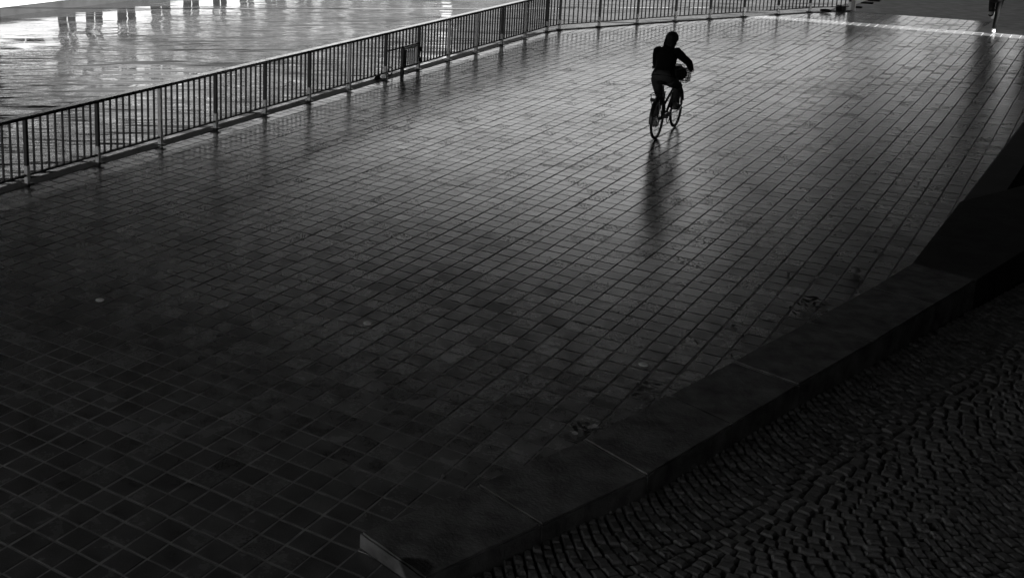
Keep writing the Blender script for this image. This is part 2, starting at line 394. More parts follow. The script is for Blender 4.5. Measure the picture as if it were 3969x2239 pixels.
# cobbled lane beside the kerb, sloping down away from the kerb end
e1 = (kR[-1] - kR[0]).normalized(); e2 = Vector((e1.y, -e1.x, 0)); K0 = kR[0]
def lane_z(p):
    s = (Vector((p[0], p[1], 0)) - K0).dot(e1); return -.004 - .019 * max(-1.5, s)
lane_poly = [K0 - e1 * 9 - e2 * .1, K0 - e1 * 9 + e2 * 6.5, K0 + e1 * 13 + e2 * 6.5, K0 + e1 * 13 - e2 * .1]
mb = MB(); mb.prism([(p.x, p.y) for p in lane_poly][::-1][::-1], -3.0, lambda p: lane_z(p) - .042)
lane = tag(mb.build('cobbled_lane', M_laneb), 'lane of small granite setts laid in arcs below the kerb', kind='structure')
rs = random.Random(11)
setts = []
Wd, amp, pit = 1.55, .46, .100
for k in range(-75, 145):
    t = .06
    while t < 5.2:
        tt = (t % Wd) - Wd / 2
        s = k * pit + amp * (2 * tt / Wd) ** 2; ds = amp * 8 * tt / Wd ** 2
        if tt < 0 and abs(tt) > Wd / 2 - .02: s = k * pit + amp
        l = rs.uniform(.078, .108); ang = math.atan2(ds, 1.0) + rs.gauss(0, .025)
        t2 = t + l / math.sqrt(1 + ds * ds); tm = (t + t2) / 2
        p = K0 + e1 * s + e2 * tm
        t = t2 + rs.uniform(.008, .02)
        if s < -2.5 or s > 11.5: continue
        pr = project(p.x, p.y, -.2)
        if not pr or pr[0] > 5200 or pr[1] > 3300 or pr[0] < 1000: continue
        wdt = pit * math.cos(ang) - rs.uniform(.010, .022)
        setts.append((pr, p, ang, l, max(.05, wdt), rs.gauss(0, .0035), (rs.gauss(0, .022), rs.gauss(0, .022)), rs.random()))
def sett_poly(p, ang, l, wdt, r):
    ax = e2 * math.cos(ang) + e1 * math.sin(ang); ay = Vector((-ax.y, ax.x, 0))
    j = lambda: r.uniform(-.006, .006)
    return [((p + ax * (sx * l / 2 + j()) + ay * (sy * wdt / 2 + j())).xy[:]) for sx, sy in ((-1, -1), (1, -1), (1, 1), (-1, 1))]
setts.sort(key=lambda s: (not (0 < s[0][0] < 3969 and 0 < s[0][1] < 2239), s[0][2]))
sm = []
for k in range(6):
    r6 = random.Random(50 + k); m1 = MB(); j = lambda: r6.uniform(-.006, .006)
    m1.slab([(-.05 + j(), -.047 + j()), (.05 + j(), -.047 + j()), (.05 + j(), .047 + j()), (-.05 + j(), .047 + j())], -.07, 0, .013); sm.append(m1.mesh('sett', M_sett))
mb = MB()
for k, (pr, p, ang, l, wdt, dz, tl, rn) in enumerate(setts):
    z = lane_z(p) + dz
    if k < 300:
        o = obj('sett', sm[k % 6], lane); o.location = (p.x, p.y, z)
        ax = e2 * math.cos(ang) + e1 * math.sin(ang); o.rotation_euler = Euler((tl[0], tl[1], math.atan2(ax.y, ax.x))); o.scale = (l / .1, wdt / .094, 1)
    else: mb.slab(sett_poly(p, ang, l, wdt, rs), z - .07, z, .013, rn, tl)
tag(mb.build('sett_field', M_sett, lane, attr=True), kind='stuff')

# kerb of large stone blocks
kerb = tag(empty('kerb'), 'raised kerb of long worn stone blocks between pavers and cobbles', kind='structure')
for i in range(7):
    g = .006
    d = (kL[i + 1] - kL[i]).normalized(); a, b, c, e = kL[i] + d * g, kL[i + 1] - d * g, kR[i + 1] - d * g, kR[i] + d * g
    bm = bmesh.new(); zt = .112 + random.uniform(-.006, .006)
    lo = [bm.verts.new((p.x, p.y, -.9)) for p in (a, e, c, b)]; hi = [bm.verts.new((p.x, p.y, zt)) for p in (a, e, c, b)]
    bm.faces.new(lo[::-1]); bm.faces.new(hi)
    for k in range(4): bm.faces.new((lo[k], lo[(k + 1) % 4], hi[(k + 1) % 4], hi[k]))
    bmesh.ops.bevel(bm, geom=[ed for ed in bm.edges if all(v.co.z > 0 for v in ed.verts)], offset=.014, segments=2, affect='EDGES')
    tops = [ed for ed in bm.edges if ed.calc_length() > .25 and all(v.co.z > .05 for v in ed.verts)]
    bmesh.ops.subdivide_edges(bm, edges=tops, cuts=7, use_grid_fill=True)
    rk = random.Random(i)
    for v in bm.verts:
        if v.co.z > .05: v.co += Vector((rk.gauss(0, .002), rk.gauss(0, .002), rk.gauss(0, .0007)))
    me = bpy.data.meshes.new('kerb_stone'); bm.to_mesh(me); bm.free(); me.materials.append(M_kerb); obj('kerb_stone', me, kerb)
for i in range(1, 7):
    d = (kL[i + 1] - kL[i - 1]).normalized(); a, c = kL[i].lerp(kR[i], .03), kL[i].lerp(kR[i], .97); m1 = MB(); rj = random.Random(i)
    pts = [a.lerp(c, k / 9) for k in range(10)]; wd = [rj.uniform(.004, .010) for k in range(10)]
    m1.prism([(p.x + d.x * w_, p.y + d.y * w_) for p, w_ in zip(pts, wd)] + [(p.x - d.x * w_, p.y - d.y * w_) for p, w_ in list(zip(pts, wd))[::-1]], -.3, .104); m1.build('joint_mortar', M_grout, kerb)
ed1 = Vector((.874, .486, 0))
land_poly = [kL[7] + wdir * .01, cor, cor + ed1 * 4.2, Vector((10.5, 13.55, 0)), kR[7] + e1 * .01]
mb = MB(); mb.slab([(p.x, p.y) for p in land_poly][::-1], -.9, .105, .015); mb.build('landing_slab', M_landing, kerb)

# bridge over the quay: two parallel decks with a narrow gap between them
HD = 8.5
GAP0, GAP1, FAR = 35.34, 36.0, 38.4
NEAR = -7.5
def deck(name, q0, q1, ngird, label):
    t = empty(name, QB((q0 + q1) / 2, 0, HD), 0, label, 'bridge')
    Minv = Matrix.Translation(-Vector(t.location))
    def pr(poly, z0, z1, nm):
        m1 = MB(); m1.prism([((p - Vector(t.location)).x, (p - Vector(t.location)).y) for p in poly], z0, z1); return m1.build(nm, M_conc, t)
    pr([QB(q0, -92), QB(q0, 40), QB(q1, 40), QB(q1, -92)][::-1], .0, .9, 'deck_slab')
    for k in range(ngird):
        q = q0 + .4 + (q1 - q0 - .8) * k / max(1, ngird - 1)
        pr([QB(q - .2, -92), QB(q - .2, 40), QB(q + .2, 40), QB(q + .2, -92)][::-1], -.7, -.002, 'girder')
    for q in (q0 + .1, q1 - .1):
        pr([QB(q - .09, -92), QB(q - .09, 40), QB(q + .09, 40), QB(q + .09, -92)][::-1], .902, 1.9, 'parapet')
deck('road_bridge', NEAR, GAP0, 9, 'wide concrete road bridge spanning the quay and the river')
deck('footbridge', GAP1, FAR, 2, 'narrow concrete footbridge alongside the wide road bridge')
def wallthing(name, poly, z0, z1, label):
    c = sum((Vector(p) for p in poly), Vector()) / len(poly)
    mb = MB(); mb.prism([(p.x - c.x, p.y - c.y) for p in poly], 0, z1 - z0)
    o = mb.build(name, M_wall); o.location = (c.x, c.y, z0); return tag(o, label, 'wall')
wallthing('retaining_wall', [cor + Vector((BX, BY, 0)) * .36, cor + wdir * .01, cor + wdir * 27, cor + wdir * 27 + Vector((BX, BY, 0)) * .36], -2.9, .03, 'black retaining wall edging the paving above a sunken passage')
wallthing('abutment_wall', [QB(-12, 1.1), QB(34.5, 1.1), QB(34.5, 2.6), QB(-12, 2.6)], -2.9, HD - .72, 'dark stone abutment wall beside the cobbled lane')
wallthing('shade_wall', [QB(38.0, .4), QB(41, .4), QB(41, -3.3), QB(48.5, -3.3), QB(48.5, -4.7), QB(130, -4.7), QB(130, 1.9), QB(38.0, 1.9)], -1.2, 10.0, 'tall dark wall added out of view to shade the asphalt path')  # unseen; added and stepped out to shade the path and dim paving reflections

# unseen trees added beyond the bridge to darken reflections on the right paving
M_bark = plain('bark', .06, .9, var=.4, sc=6, bmp=.01, spec=.1)
M_foli = plain('foliage', .06, .7, var=.5, sc=2, spec=.2)
def tree_meshes(seed):
    r = random.Random(seed); tr = MB(); limbs = []
    tr.tube([(0, 0, 0), (.05, .02, 1.5), (.0, .08, 3.2), (.1, .0, 5.2), (.05, .05, 7.0)], [.15, .12, .11, .09, .04], 10)
    for k in range(9):
        a = k * 2.4 + r.random(); z = 3.1 + k * .45; l = r.uniform(1.8, 3.2); e = Vector((math.cos(a) * l, math.sin(a) * l, z + r.uniform(.8, 1.9)))
        tr.tube([(.03, .03, z), Vector((.03, .03, z)).lerp(e, .5) + Vector((0, 0, .25)), e], [.08, .055, .02], 7); limbs.append(e)
    cr = MB(); cl = []
    for e in limbs + [Vector((0, 0, 7.6)), Vector((.5, -.4, 8.3))]:
        for k in range(5): cl.append((e + Vector((r.gauss(0, .9), r.gauss(0, .9), r.gauss(0, .7))), r.uniform(.55, 1.05)))
    for c, rad in cl:
        for k in range(90):
            d = Vector((r.gauss(0, 1), r.gauss(0, 1), r.gauss(0, .8))); d.normalize(); p = c + d * rad * r.random() ** .4
            x = Vector((r.gauss(0, 1), r.gauss(0, 1), r.gauss(0, 1))).normalized() * r.uniform(.13, .22); y = x.cross(Vector((r.gauss(0, 1), r.gauss(0, 1), r.gauss(0, 1)))).normalized() * x.length * .6
            cr.add([p - x, p + y, p + x, p - y], [(0, 1, 2, 3)])
    return tr.mesh('trunk', M_bark, True), cr.mesh('crown', M_foli)
tm = [tree_meshes(k) for k in (1, 2)]
for k, (q, b, sc, lb) in enumerate(((49.5, -6.6, 1.0, 'leafy tree added for shade nearest the footbridge'), (56.5, -6.9, 1.05, 'leafy tree added for shade, second beyond the footbridge'), (64, -6.6, 1.1, 'leafy tree midway along the added shade row'), (73, -6.9, 1.15, 'tallest leafy tree in the added shade row'), (85, -6.6, 1.3, 'leafy tree ending the added shade row'))):
    t = empty('shade_tree', QB(q, b, 0), 0, lb, 'tree', 'trees added beyond the bridge for shade'); t.scale = (sc * 1.75, sc * 1.75, sc * 1.9)
    t.rotation_euler = (Matrix.Rotation(R(-5), 4, Vector((QX, QY, 0))) @ Matrix.Rotation(k * 1.7, 4, 'Z')).to_euler()      # leant over the river to widen the dark reflection
    obj('trunk', tm[k % 2][0], t); obj('crown', tm[k % 2][1], t)

# ------------------------------------------------------------ railing
def railing(name, posts, label, gate_at=None, light=(), first_post=True):
    t = empty(name, posts[0], 0, label, 'railing'); o0 = Vector(posts[0])
    cache = {}
    n = len(posts)
    for i, p in enumerate(posts):
        if i == 0 and not first_post: continue
        d = (posts[min(i + 1, n - 1)] - posts[max(i - 1, 0)]).normalized(); nn = Vector((-d.y, d.x, 0)); L = p - o0
        ang = math.atan2(d.y, d.x)
        m1 = MB(); m1.box(L + Vector((0, 0, .47)), (.045, .062, .98), ang)
        po = m1.build('post', M_galv if i in light else M_iron, t)
        m2 = MB(); m2.box(L + Vector((0, 0, .155)), (.052, .068, .27), ang); m2.build('post_sleeve', M_galv, po)
        m3 = MB(); m3.box(L + Vector((0, 0, .034)), (.12, .15, .018), ang); m3.build('base_plate', M_iron, po)
    for i in range(n - 1):
        a, b = posts[i] - o0, posts[i + 1] - o0; d = (b - a); ln = d.length; d.normalize(); ang = math.atan2(d.y, d.x)
        m1 = MB(); pr = [(.074 * math.copysign(abs(math.cos(2 * math.pi * q / 16)) ** .5, math.cos(2 * math.pi * q / 16)), .024 * math.copysign(abs(math.sin(2 * math.pi * q / 16)) ** .6, math.sin(2 * math.pi * q / 16))) for q in range(16)]; nn = Vector((d.y, -d.x, 0))
        e0 = .02 if i else 0
        vs_ = [c + nn * y + Vector((0, 0, .978 + z)) for c in (a, b) for y, z in pr]
        m1.add(vs_, [(k, (k + 1) % 16, 16 + (k + 1) % 16, 16 + k) for k in range(16)] ); tr0 = m1.build('top_rail', M_rail, t, smooth=True)
        m1 = MB(); m1.box((a + b) / 2 + Vector((0, 0, 1.0035)) - nn * .006, (ln + .002, .128, .006), ang); m1.build('handrail_glint', M_glint, tr0)  # added bright strip that gives the painted rail top its sky highlight
        m1 = MB(); m1.box((a + b) / 2 + Vector((0, 0, .155)), (ln - .05, .045, .028), ang); m1.build('bottom_rail', M_iron, t)
        nb = max(2, round(ln / .145) - 0)
        key = 'bar'
        for k in range(1, nb):
            c = a + d * (ln * k / nb)
            if i == gate_at and k > nb * .52:
                z0, z1 = .62, .957
            else: z0, z1 = .168, .957
            kk = (round(z0, 2))
            if kk not in cache:
                mm = MB(); mm.box((0, 0, 0), (.016, .034, z1 - z0)); cache[kk] = mm.mesh('bar', M_iron)
            o = obj('bar', cache[kk], t); o.location = c + Vector((0, 0, (z0 + z1) / 2)); o.rotation_euler = (0, 0, ang)
        if i == gate_at:
            m1 = MB(); m1.box((a + b) / 2 + Vector((0, 0, .60)), (ln - .05, .04, .03), ang); m1.build('middle_rail', M_iron, t)
            m1 = MB(); m1.box(a + d * ln * .5 + Vector((0, 0, .30)), (.045, .07, .6), ang); m1.build('gate_post', M_iron, t)
    return t
rail_a = railing('river_railing', posts_a, 'long black bar railing beside the water with a small gate', gate_at=10, light=(5, 9, 12, 13, 15))
rail_b = railing('end_railing', posts_b, 'shorter black bar railing beyond the bend of the quay edge', light=(), first_post=False)
# small gate in the long railing
ga, gb = posts_a[10], posts_a[11]; gd = (gb - ga).normalized(); gl = (gb - ga).length; gang = math.atan2(gd.y, gd.x)
g0 = ga + gd * gl * .54; gt = empty('gate', g0, 0, 'small low gate set into the long river railing', 'gate'); gw = gl * .42
m1 = MB(); m1.box(gd * gw / 2 + Vector((0, 0, .555)), (gw, .07, .04), gang); m1.build('top_bar', M_pale, gt)
m1 = MB(); m1.box(gd * gw / 2 + Vector((0, 0, .15)), (gw, .04, .03), gang); m1.build('bottom_bar', M_iron, gt)
m1 = MB(); m1.box(gd * .05 + Vector((0, 0, .345)), (.10, .045, .36), gang); m1.build('stile', M_iron, gt)
m1 = MB(); m1.box(gd * (gw - .03) + Vector((0, 0, .345)), (.05, .045, .36), gang); m1.build('stile', M_galv, gt)
for k in range(1, 5):
    m1 = MB(); m1.box(gd * (.1 + (gw - .15) * k / 5) + Vector((0, 0, .345)), (.016, .03, .36), gang); m1.build('bar', M_iron, gt)
for z in (.24, .47):
    m1 = MB(); m1.box(gd * (gw + .05) + Vector((0, 0, z)) - nS * .05, (.05, .06, .09), gang); m1.build('hinge', M_black, gt)

# things on the coping
m1 = MB(); m1.tube([(math.cos(t) * .075, 0, .09 + math.sin(t) * .085) for t in [2 * math.pi * k / 18 for k in range(18)]], .014, 8, closed=True)
o = m1.build('mooring_ring', M_black, None, True); o.location = (3.70, 24.20, .008); o.rotation_euler = (0, R(14), R(38)); tag(o, 'small black iron mooring ring standing on the coping near the gate', 'ring')
m1 = MB(); m1.add([(-.16, -.06, 0), (.14, -.06, 0), (.14, .06, 0), (-.16, .06, 0), (.05, -.05, .17), (.14, -.05, .17), (.14, .05, .17), (.05, .05, .17)], [(3, 2, 1, 0), (0, 1, 5, 4), (1, 2, 6, 5), (2, 3, 7, 6), (3, 0, 4, 7), (4, 5, 6, 7)])
o = m1.build('wedge_block', M_black); o.location = (3.38, 23.74, .008); o.scale = (.55, .6, .6); o.rotation_euler = (0, 0, math.atan2(dS.y, dS.x)); tag(o, 'black wedge block at the foot of a post next to the gate', 'block')

# end of the railing: boarding with black feet
bd = (QB(60, -9.0) - QB(38.8, -9.0)).normalized()
B0 = Vector((19.36, 35.12, 0)); hb = empty('grey_barrier', B0, 0, 'grey solid barrier board with black feet after the railing end', 'barrier')
for k in range(3):
    a = bd * (k * 2.3); b = bd * (k * 2.3 + 2.25)
    m1 = MB(); m1.bar(a + Vector((0, 0, .68)), b + Vector((0, 0, .68)), .05, 1.12); m1.build('panel', M_board, hb)
    for c in (a + bd * .5, b - bd * .35):
        m1 = MB(); m1.box(c + Vector((.02, -.02, .035)), (.12, .34, .055), math.atan2(bd.y, bd.x)); m1.build('foot', M_black, hb)
m1 = MB(); m1.box((-.10, -.30, .6), (.10, .14, 1.2), math.atan2(bd.y, bd.x)); m1.build('end_post', M_board, hb)
m1 = MB(); m1.box((0, 0, .11), (.36, .3, .22)); m1.box((-.12, .02, .25), (.12, .2, .06)); o = m1.build('ballast_block', M_black); o.scale = (.62, .62, .62); o.location = (18.82, 34.66, .022); o.rotation_euler = (0, 0, .6); tag(o, 'black ballast block at the end post of the railing', 'block')
m1 = MB(); m1.tube([(math.cos(t) * .13, math.sin(t) * .13, .035) for t in [2 * math.pi * k / 22 for k in range(22)]], .028, 8, closed=True)
o = m1.build('rubber_ring', M_black, None, True); o.location = (18.25, 34.45, .03); tag(o, 'black rubber ring lying beside the ballast block', 'ring')

# mooring cable stretched above the water
def cam_pt(px, py, depth): return Vector((0, 0, H_CAM)) + fwd * depth + rt * ((px - 833.6) / 4485.75 * depth) - up * ((py - 460.6) / 4485.75 * depth)
A_, B_ = Vector((-18.9, 46.6, -1.11)), Vector((24.5, 46.4, -1.29))
m1 = MB(); m1.tube([A_ + (B_ - A_) * k / 24 + Vector((0, 0, -.10 * (1 - (2 * k / 24 - 1) ** 2))) - Vector(A_) for k in range(25)], .012, 8)
o = m1.build('mooring_cable', M_cable, None, True); o.location = A_; tag(o, 'thin taut steel cable stretched low across the river', 'cable')

# ------------------------------------------------------------ passenger boat moored across the river
def boat():
    q0, q1, bf = 26.0, 84.0, -49.4
    org = QB(q0, bf, Z_W); ang = math.atan2(QY, QX)
    t = empty('passenger_boat', org, ang, 'long white passenger boat with two rows of dark windows', 'boat')
    Ln = q1 - q0; Wb = 8.0      # local x along the hull, local +y away from the quay
    def P(name, x0, x1, y0, y1, z0, z1, mat, par=t):
        m1 = MB(); m1.box(((x0 + x1) / 2, (y0 + y1) / 2, (z0 + z1) / 2), (x1 - x0, y1 - y0, z1 - z0)); return m1.build(name, mat, par)
    mb = MB(); prof = []
    for k in range(9): a = k / 8; prof.append((Ln + 5 * math.sin(a * math.pi / 2), Wb / 2 * (1 - math.cos(a * math.pi / 2)) if False else a * Wb / 2))
    pts = [(0, 0), (Ln, 0)] + [(Ln + 7 * (1 - (1 - k / 8) ** 2), k / 8 * Wb / 2) for k in range(1, 9)] + [(Ln + 7 * (1 - (k / 8) ** 2), Wb / 2 + k / 8 * Wb / 2) for k in range(1, 9)] + [(0, Wb)]
    mb.prism(pts, -.5, 1.80); hull = mb.build('hull', M_white, t)
    P('rubbing_strake', .0, Ln, -.14, -.004, -.3, .40, M_strake, hull); P('boot_stripe', 0, Ln, -.06, -.004,   .402, .47, M_dark, hull)
    x = 16.6; rb = random.Random(2)
    while x < Ln - 3:
        lw = rb.choice((1.2, 1.35, 1.6, 2.1))
        wdw = P('lower_window', x, x + lw, -.03, .05, .56, 1.50, M_glass, hull); P('frame', x - .06, x + lw + .06, -.015, .03, .50, 1.56, M_dark, wdw); P('mullion', x + lw * .5 - .035, x + lw * .5 + .035, -.05, -.031, .56, 1.50, M_white, wdw); x += lw + rb.choice((.9, 1.3, 1.45))
    cab = P('cabin', 1, Ln - 3, .25, Wb - .25, 1.803, 3.35, M_cabin)
    x = 2.0
    while x < Ln - 7:
        wdw = P('upper_window', x, x + 2.9, .215, .30, 1.88, 3.25, M_glass, cab); P('mullion', x + 1.41, x + 1.49, .20, .29, 1.88, 3.25, M_white, wdw); x += 3.6
    P('roof', .6, Ln - 2.5, 0, Wb, 3.352, 3.52, M_roof)
boat()

# ------------------------------------------------------------ houses on the far bank, mirrored in the water
M_brick = plain('dark_brick', .055, .9, var=.3, sc=1.2, spec=.1)
M_slate = plain('slate_roof', .04, .8, var=.3, sc=1.5, spec=.2)
def house(q, wd, hg, roof, nwin, chim, lb):
    t = empty('house', QB(q, -98, -1.5), math.atan2(QY, QX), lb, 'house', 'houses on the far bank'); dp = 9.0
    m1 = MB(); m1.box((wd / 2, dp / 2, hg / 2), (wd, dp, hg)); wl = m1.build('wall', M_brick, t)
    m1 = MB(); m1.add([(-.3, -.3, hg), (wd + .3, -.3, hg), (wd + .3, dp + .3, hg), (-.3, dp + .3, hg), (-.3, dp / 2, hg + roof), (wd + .3, dp / 2, hg + roof)], [(3, 2, 1, 0), (0, 1, 5, 4), (2, 3, 4, 5), (0, 4, 3), (1, 2, 5)]); rf = m1.build('roof', M_slate, t)
    for c in range(chim):
        m1 = MB(); m1.box((wd * (.2 + .6 * c), dp / 2, hg + roof + .3), (.7, .7, 1.6)); m1.build('chimney', M_brick, rf)
    for fl in range(int(hg // 3)):
        for k in range(nwin):
            x = wd * (k + .5) / nwin; z = 1.7 + fl * 3.0
            m1 = MB(); m1.box((x, -.02, z), (1.0, .12, 1.5)); wn = m1.build('window', M_glass, t)
            m1 = MB(); m1.box((x, -.05, z - .82), (1.2, .3, .1)); m1.build('sill', M_white, wn)
    m1 = MB(); m1.box((wd * .5 / nwin + 1.6, -.03, 1.05), (1.1, .14, 2.1)); m1.build('door', M_dark, t)
house(72, 9, 9.5, 3, 3, 1, 'dark brick house with one chimney facing the boat stern')
house(86, 7, 12.5, 3.5, 2, 2, 'narrow dark brick house with two chimneys')
house(98, 13, 8.0, 2.5, 4, 0, 'long low dark brick house without chimneys')
house(117, 9, 13.0, 4, 3, 1, 'tall dark brick house with steep slate roof')
house(131, 16, 9.5, 3, 5, 2, 'widest dark brick house on the far bank')
house(156, 10, 14.5, 3, 3, 2, 'tallest dark brick house beyond the widest house')
house(176, 18, 12.0, 4, 5, 1, 'big dark brick house beyond the tallest house')
house(206, 22, 15.0, 5, 6, 2, 'largest dark brick house at the row end')

# ------------------------------------------------------------ people
def skinned(joints, edges, lv=2):
    me = bpy.data.meshes.new('tmp'); me.from_pydata([j[0] for j in joints], edges, []); o = bpy.data.objects.new('tmp', me); C.objects.link(o)
    sk = o.modifiers.new('s', 'SKIN'); sk.use_smooth_shade = True
    for i, v in enumerate(me.skin_vertices[0].data):
        r = joints[i][1]; v.radius = r if isinstance(r, tuple) else (r, r); v.use_root = (i == 0)
    ss = o.modifiers.new('u', 'SUBSURF'); ss.levels = lv; ss.render_levels = lv
    dg = bpy.context.evaluated_depsgraph_get(); dg.update()
    m2 = bpy.data.meshes.new_from_object(o.evaluated_get(dg)); bpy.data.objects.remove(o); return m2
def join_meshes(name, meshes, mat):
    bm = bmesh.new()
    for m in meshes: bm.from_mesh(m)
    me = bpy.data.meshes.new(name); bm.to_mesh(me); bm.free(); me.materials.append(mat); me.polygons.foreach_set('use_smooth', [True] * len(me.polygons)); return me
def hand_meshes(wr, dirv, side, curl):
    # palm with four fingers and a thumb; dirv = pointing direction, side = towards the thumb
    d = Vector(dirv).normalized(); s = Vector(side); s = (s - d * s.dot(d)).normalized(); n = d.cross(s); w = Vector(wr); out = []
    out.append(skinned([(w, .026), (w + d * .045, (.040, .020)), (w + d * .085, (.040, .018))], [(0, 1), (1, 2)], 1))
    dn = Vector((0, 0, -1))
    for k in range(4):
        b = w + d * .08 + s * (.03 - .02 * k); l = (.068, .078, .072, .056)[k]
        p1 = b + (d * (1 - curl * .5) + dn * curl * .5) * l * .45; p2 = p1 + (d * (1 - curl) + dn * curl) * l * .35; p3 = p2 + (d * (.6 - curl) + dn * curl) * l * .3
        out.append(skinned([(b, .0095), (p1, .009), (p2, .008), (p3, .007)], [(0, 1), (1, 2), (2, 3)], 1))
    b = w + d * .03 + s * .035
    out.append(skinned([(b, .012), (b + (d * .6 + s * .6) * .035, .0105), (b + (d * .9 + s * .2 + dn * .4 * curl) * .07, .009)], [(0, 1), (1, 2)], 1))
    return out
def person(name, loc, rz, J, label, mats, hair, hem=.06, shoe_mat=None, long_top=0.0):
    """J: local joints, x forward, y left, z up"""
    t = empty(name, loc, rz, label, 'person')
    V = {k: Vector(v) for k, v in J.items() if isinstance(v, tuple)}
    lean = (V['neck'] - V['pelvis'])
    spine = V['pelvis'] + lean * .33; chest = V['pelvis'] + lean * .72
    names = ['pelvis', 'spine', 'chest', 'neck', 'skull', 'shl', 'ell', 'wrl', 'shr', 'elr', 'wrr', 'hil', 'knl', 'anl', 'hir', 'knr', 'anr']
    V['spine'] = spine; V['chest'] = chest
    V['skull'] = V['head'] - Vector((0, 0, .05))
    rad = dict(pelvis=(.13, .10), spine=(.10, .08), chest=(.10, .075), neck=.052, skull=.06, shl=.052, shr=.052, ell=.042, elr=.042, wrl=.03, wrr=.03, hil=.075, hir=.075, knl=.048, knr=.048, anl=.036, anr=.036)
    E = [('pelvis', 'spine'), ('spine', 'chest'), ('chest', 'neck'), ('neck', 'skull'), ('chest', 'shl'), ('shl', 'ell'), ('ell', 'wrl'), ('chest', 'shr'), ('shr', 'elr'), ('elr', 'wrr'), ('pelvis', 'hil'), ('hil', 'knl'), ('knl', 'anl'), ('pelvis', 'hir'), ('hir', 'knr'), ('knr', 'anr')]
    ix = {n: i for i, n in enumerate(names)}
    body = skinned([(V[n], rad[n]) for n in names], [(ix[a], ix[b]) for a, b in E])
    hd = MB(); hd.ball(V['head'], (.095, .078, .118), 16, 12); fx = J.get('face', (1, 0, 0)); fv = Vector(fx).normalized(); sv = Vector((-fv.y, fv.x, 0))
    hd.ball(V['head'] + fv * .098 + Vector((0, 0, -.015)), (.02, .014, .025), 8, 6)                # nose
    hd.ball(V['head'] + fv * .06 + Vector((0, 0, -.085)), (.04, .042, .035), 8, 6)                 # chin
    for s in (-1, 1):
        hd.ball(V['head'] + sv * s * .08 + Vector((0, 0, -.01)), (.018, .012, .032), 8, 6)         # ears
        hd.ball(V['head'] + fv * .082 + sv * s * .033 + Vector((0, 0, .012)), (.014, .016, .010), 8, 6)
    hd.ball(V['head'] + fv * .088 + Vector((0, 0, -.058)), (.012, .024, .010), 8, 6)               # mouth
    hands = hand_meshes(V['wrl'], J['hdl'], J['thl'], J['curl']) + hand_meshes(V['wrr'], J['hdr'], J['thr'], J['curl'])
    obj('body', join_meshes('body', [body, hd.mesh('h', None)] + hands, M_skin), t)
    UPV = lean.normalized(); FW = (Vector((1, 0, 0)) - UPV * UPV.x).normalized(); LF = UPV.cross(FW)
    def loft(rings, n=18):
        m1 = MB(); vs_ = []
        for c, ry, rx in rings:
            for k in range(n):
                a = 2 * math.pi * k / n; ca_, sa_ = math.cos(a), math.sin(a)
                vs_.append(c + LF * ry * math.copysign(abs(ca_) ** 1.0, ca_) + FW * rx * sa_)
        m = len(rings); fs_ = [(j * n + k, j * n + (k + 1) % n, (j + 1) * n + (k + 1) % n, (j + 1) * n + k) for j in range(m - 1) for k in range(n)]
        fs_ += [list(range(n))[::-1], [(m - 1) * n + k for k in range(n)]]; m1.add(vs_, fs_); return m1
    P_, N_ = V['pelvis'], V['neck']; at_ = lambda f: P_ + lean * f
    jk = loft([(at_(.02 - long_top), .155, .140), (at_(.03 - long_top), .190, .170), (at_(.12), .176, .155), (at_(.28), .152, .13), (at_(.45), .152, .122), (at_(.66), .166, .128), (at_(.82), .148, .115), (at_(.92), .108, .095), (at_(1.0), .068, .070), (at_(1.03), .060, .062)])
    for q in 'lr':
        a, b, c = V['sh' + q], V['el' + q], V['wr' + q]; a2 = a + (N_ - a) * .18
        jk.ball(a + (N_ - a) * .06, (.074, .074, .074), 14, 10)
        jk.tube([a2, a, a.lerp(b, .3), a.lerp(b, .75), b, b.lerp(c, .4), b.lerp(c, .93)], [.062, .072, .069, .058, .057, .052, .042], 14)
    bmj = bmesh.new(); tmp = jk.mesh('t', None); bmj.from_mesh(tmp); rj = random.Random(8)
    for v in bmj.verts: v.co += Vector((rj.gauss(0, .003), rj.gauss(0, .003), rj.gauss(0, .003)))
    bmj.to_mesh(tmp); bmj.free()
    obj('jacket', join_meshes('jacket', [tmp], mats[0]), t)
    tg = .84 if J.get('tight') else 1.0
    tr_ = MB(); ph = V['pelvis']; hl, hr = V['hil'], V['hir']
    UP_s, FW_s = UPV.copy(), FW.copy()
    tr_b = loft([(ph + Vector((-.02, 0, .10)), .130, .105), (ph + Vector((-.02, 0, .03)), .172, .145), (ph + Vector((-.01, 0, -.05)), .185, .150), (ph + Vector((.02, 0, -.11)), .15, .12), (ph + Vector((.04, 0, -.13)), .08, .07)])
    for q in 'lr':
        a, b, c = V['hi' + q], V['kn' + q], V['an' + q]
        tr_b.tube([a + (a - b).normalized() * .06, a, a.lerp(b, .35), a.lerp(b, .8), b, b.lerp(c, .25), b.lerp(c, .65), b.lerp(c, .97)], [r * tg for r in (.075, .098, .090, .070, .066, .064, .055, .056)], 14)
    obj('trousers', join_meshes('trousers', [tr_b.mesh('t', None)], mats[1]), t)
    for s in 'lr':
        an = V['an' + s]; td = Vector(J['toe' + s]).normalized(); heel = an - td * .045 + Vector((0, 0, -.055))
        sh = skinned([(heel, (.042, .04)), (heel + td * .09, (.046, .036)), (heel + td * .17, (.048, .028)), (heel + td * .235, (.04, .02)), (an + Vector((0, 0, .01)), .046)], [(0, 1), (1, 2), (2, 3), (0, 4)])
        obj('shoe', join_meshes('shoe', [sh], shoe_mat), t)
    if hair: obj('hair', join_meshes('hair', hair(V), M_hair), t)
    return t

